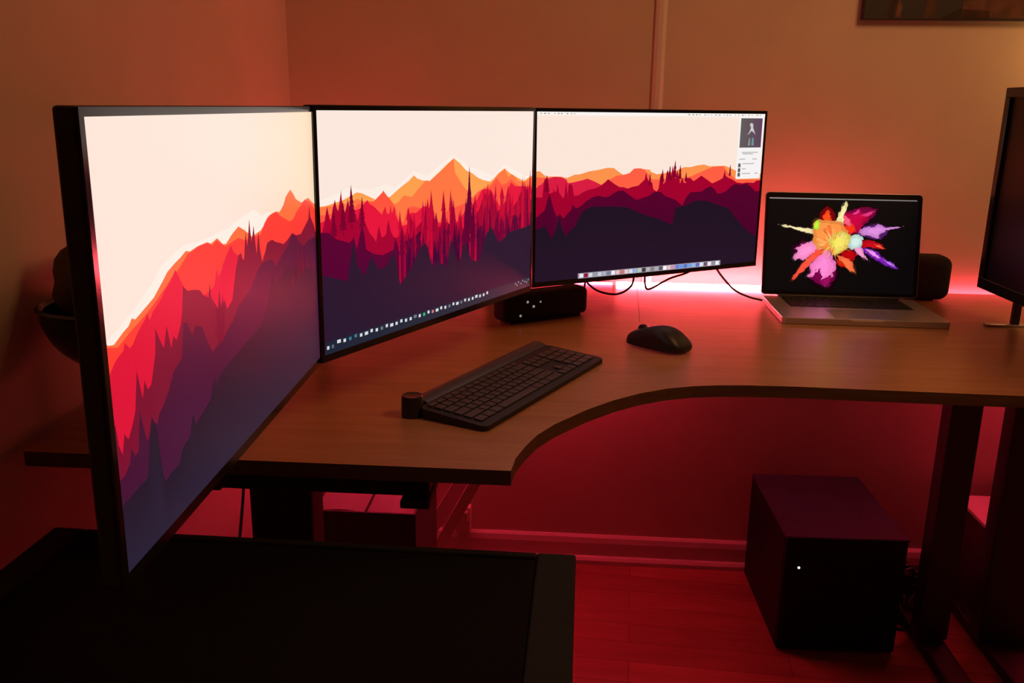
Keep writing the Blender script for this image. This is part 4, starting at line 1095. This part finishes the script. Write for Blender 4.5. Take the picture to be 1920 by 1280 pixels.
obj('plug', bm, TRIMM, ad)
# cable below the left wing
bm = nb(); tube(bm, [(-0.52, 1.62, Z0 - 0.0235), (-0.53, 1.63, 0.60), (-0.57, 1.66, 0.35), (-0.60, 1.70, 0.10), (-0.60, 1.72, 0.006)], 0.003, 8, 6)
tag(obj('cable', bm, CABLE, None, True), 'thin dark cable hanging below the left wing near the wall', 'cable')

# low cabinet at the right between the steel legs
cb = thing('low_cabinet', 'low dark cabinet with a pale top behind the steel legs at right', 'cabinet', WF @ M.Translation((0.876, -0.30, 0)))
bm = nb(); bx(bm, (0, 0, 0.0), (0.62, 0.23, 0.278), 0.003)
obj('body', bm, CARD, cb)
bm = nb(); bx(bm, (-0.003, -0.004, 0.2782), (0.623, 0.232, 0.288), 0.001)
obj('top', bm, WBOARD, cb)['label'] = 'pale top board'
# power strip and cable tangle
ps = thing('power_strip', 'dark power strip with tangled leads on the floor beside the computer case', 'power strip', frame(1.00, 2.16, R(-4)))
bm = nb(); bx(bm, (0, 0, 0), (0.15, 0.055, 0.04), 0.004)
obj('casing', bm, BLACK, ps)
for i in range(3):
    bm = nb(); bx(bm, (0.008 + i * 0.047, 0.006, 0.0402), (0.045 + i * 0.047, 0.046, 0.095 + 0.02 * (i % 2)), 0.004)
    obj('plug', bm, BLACK, ps)
rnd = random.Random(8)
for i in range(4):
    pts = [(0.02 + 0.04 * i, 0.02, 0.10)] + [(rnd.uniform(0.0, 0.12), rnd.uniform(-0.12, 0.0), rnd.uniform(0.01, 0.16)) for _ in range(4)] + [(rnd.uniform(0.0, 0.1), rnd.uniform(-0.12, -0.05), 0.006)]
    bm = nb(); tube(bm, pts, 0.0035, 8, 6)
    obj('lead', bm, CABLE, ps, True)
bm = nb(); tube(bm, [(0.975, 2.10, 0.006), (1.00, 2.04, 0.006), (1.03, 2.03, 0.006), (1.03, 2.10, 0.006), (0.99, 2.14, 0.006)], 0.004, 8, 6)
tag(obj('cable', bm, CABLE, None, True), 'black cable lying on the lit floor between the computer case and the steel leg', 'cable')

# ================================================================== black cabinet in the foreground
fc = thing('black_cabinet', 'large black cabinet with a dark mesh top in the foreground, below the nearest monitor', 'cabinet', frame(-0.617, 1.088, R(-4.6)))
FW, FD, FH = 0.706, 0.66, Z0 - 0.10
bm = nb(); bx(bm, (0.004, -FD, 0), (FW - 0.004, -0.004, FH - 0.03), 0.004)
obj('body', bm, CABM, fc)
bm = nb()
bx(bm, (0, -FD - 0.005, FH - 0.03), (0.045, 0, FH), 0.003)
bx(bm, (FW - 0.050, -FD - 0.005, FH - 0.03), (FW, 0, FH), 0.003)
bx(bm, (0.045, -0.012, FH - 0.03), (FW - 0.050, 0, FH), 0.003)
bx(bm, (0.045, -FD - 0.005, FH - 0.03), (FW - 0.050, -FD + 0.12, FH), 0.003)
obj('top_frame', bm, CABM, fc)
bm = nb(); bx(bm, (0.0455, -FD + 0.1205, FH - 0.028), (FW - 0.0505, -0.0125, FH - 0.004), 0.001)
obj('mesh_panel', bm, MESHM, fc)
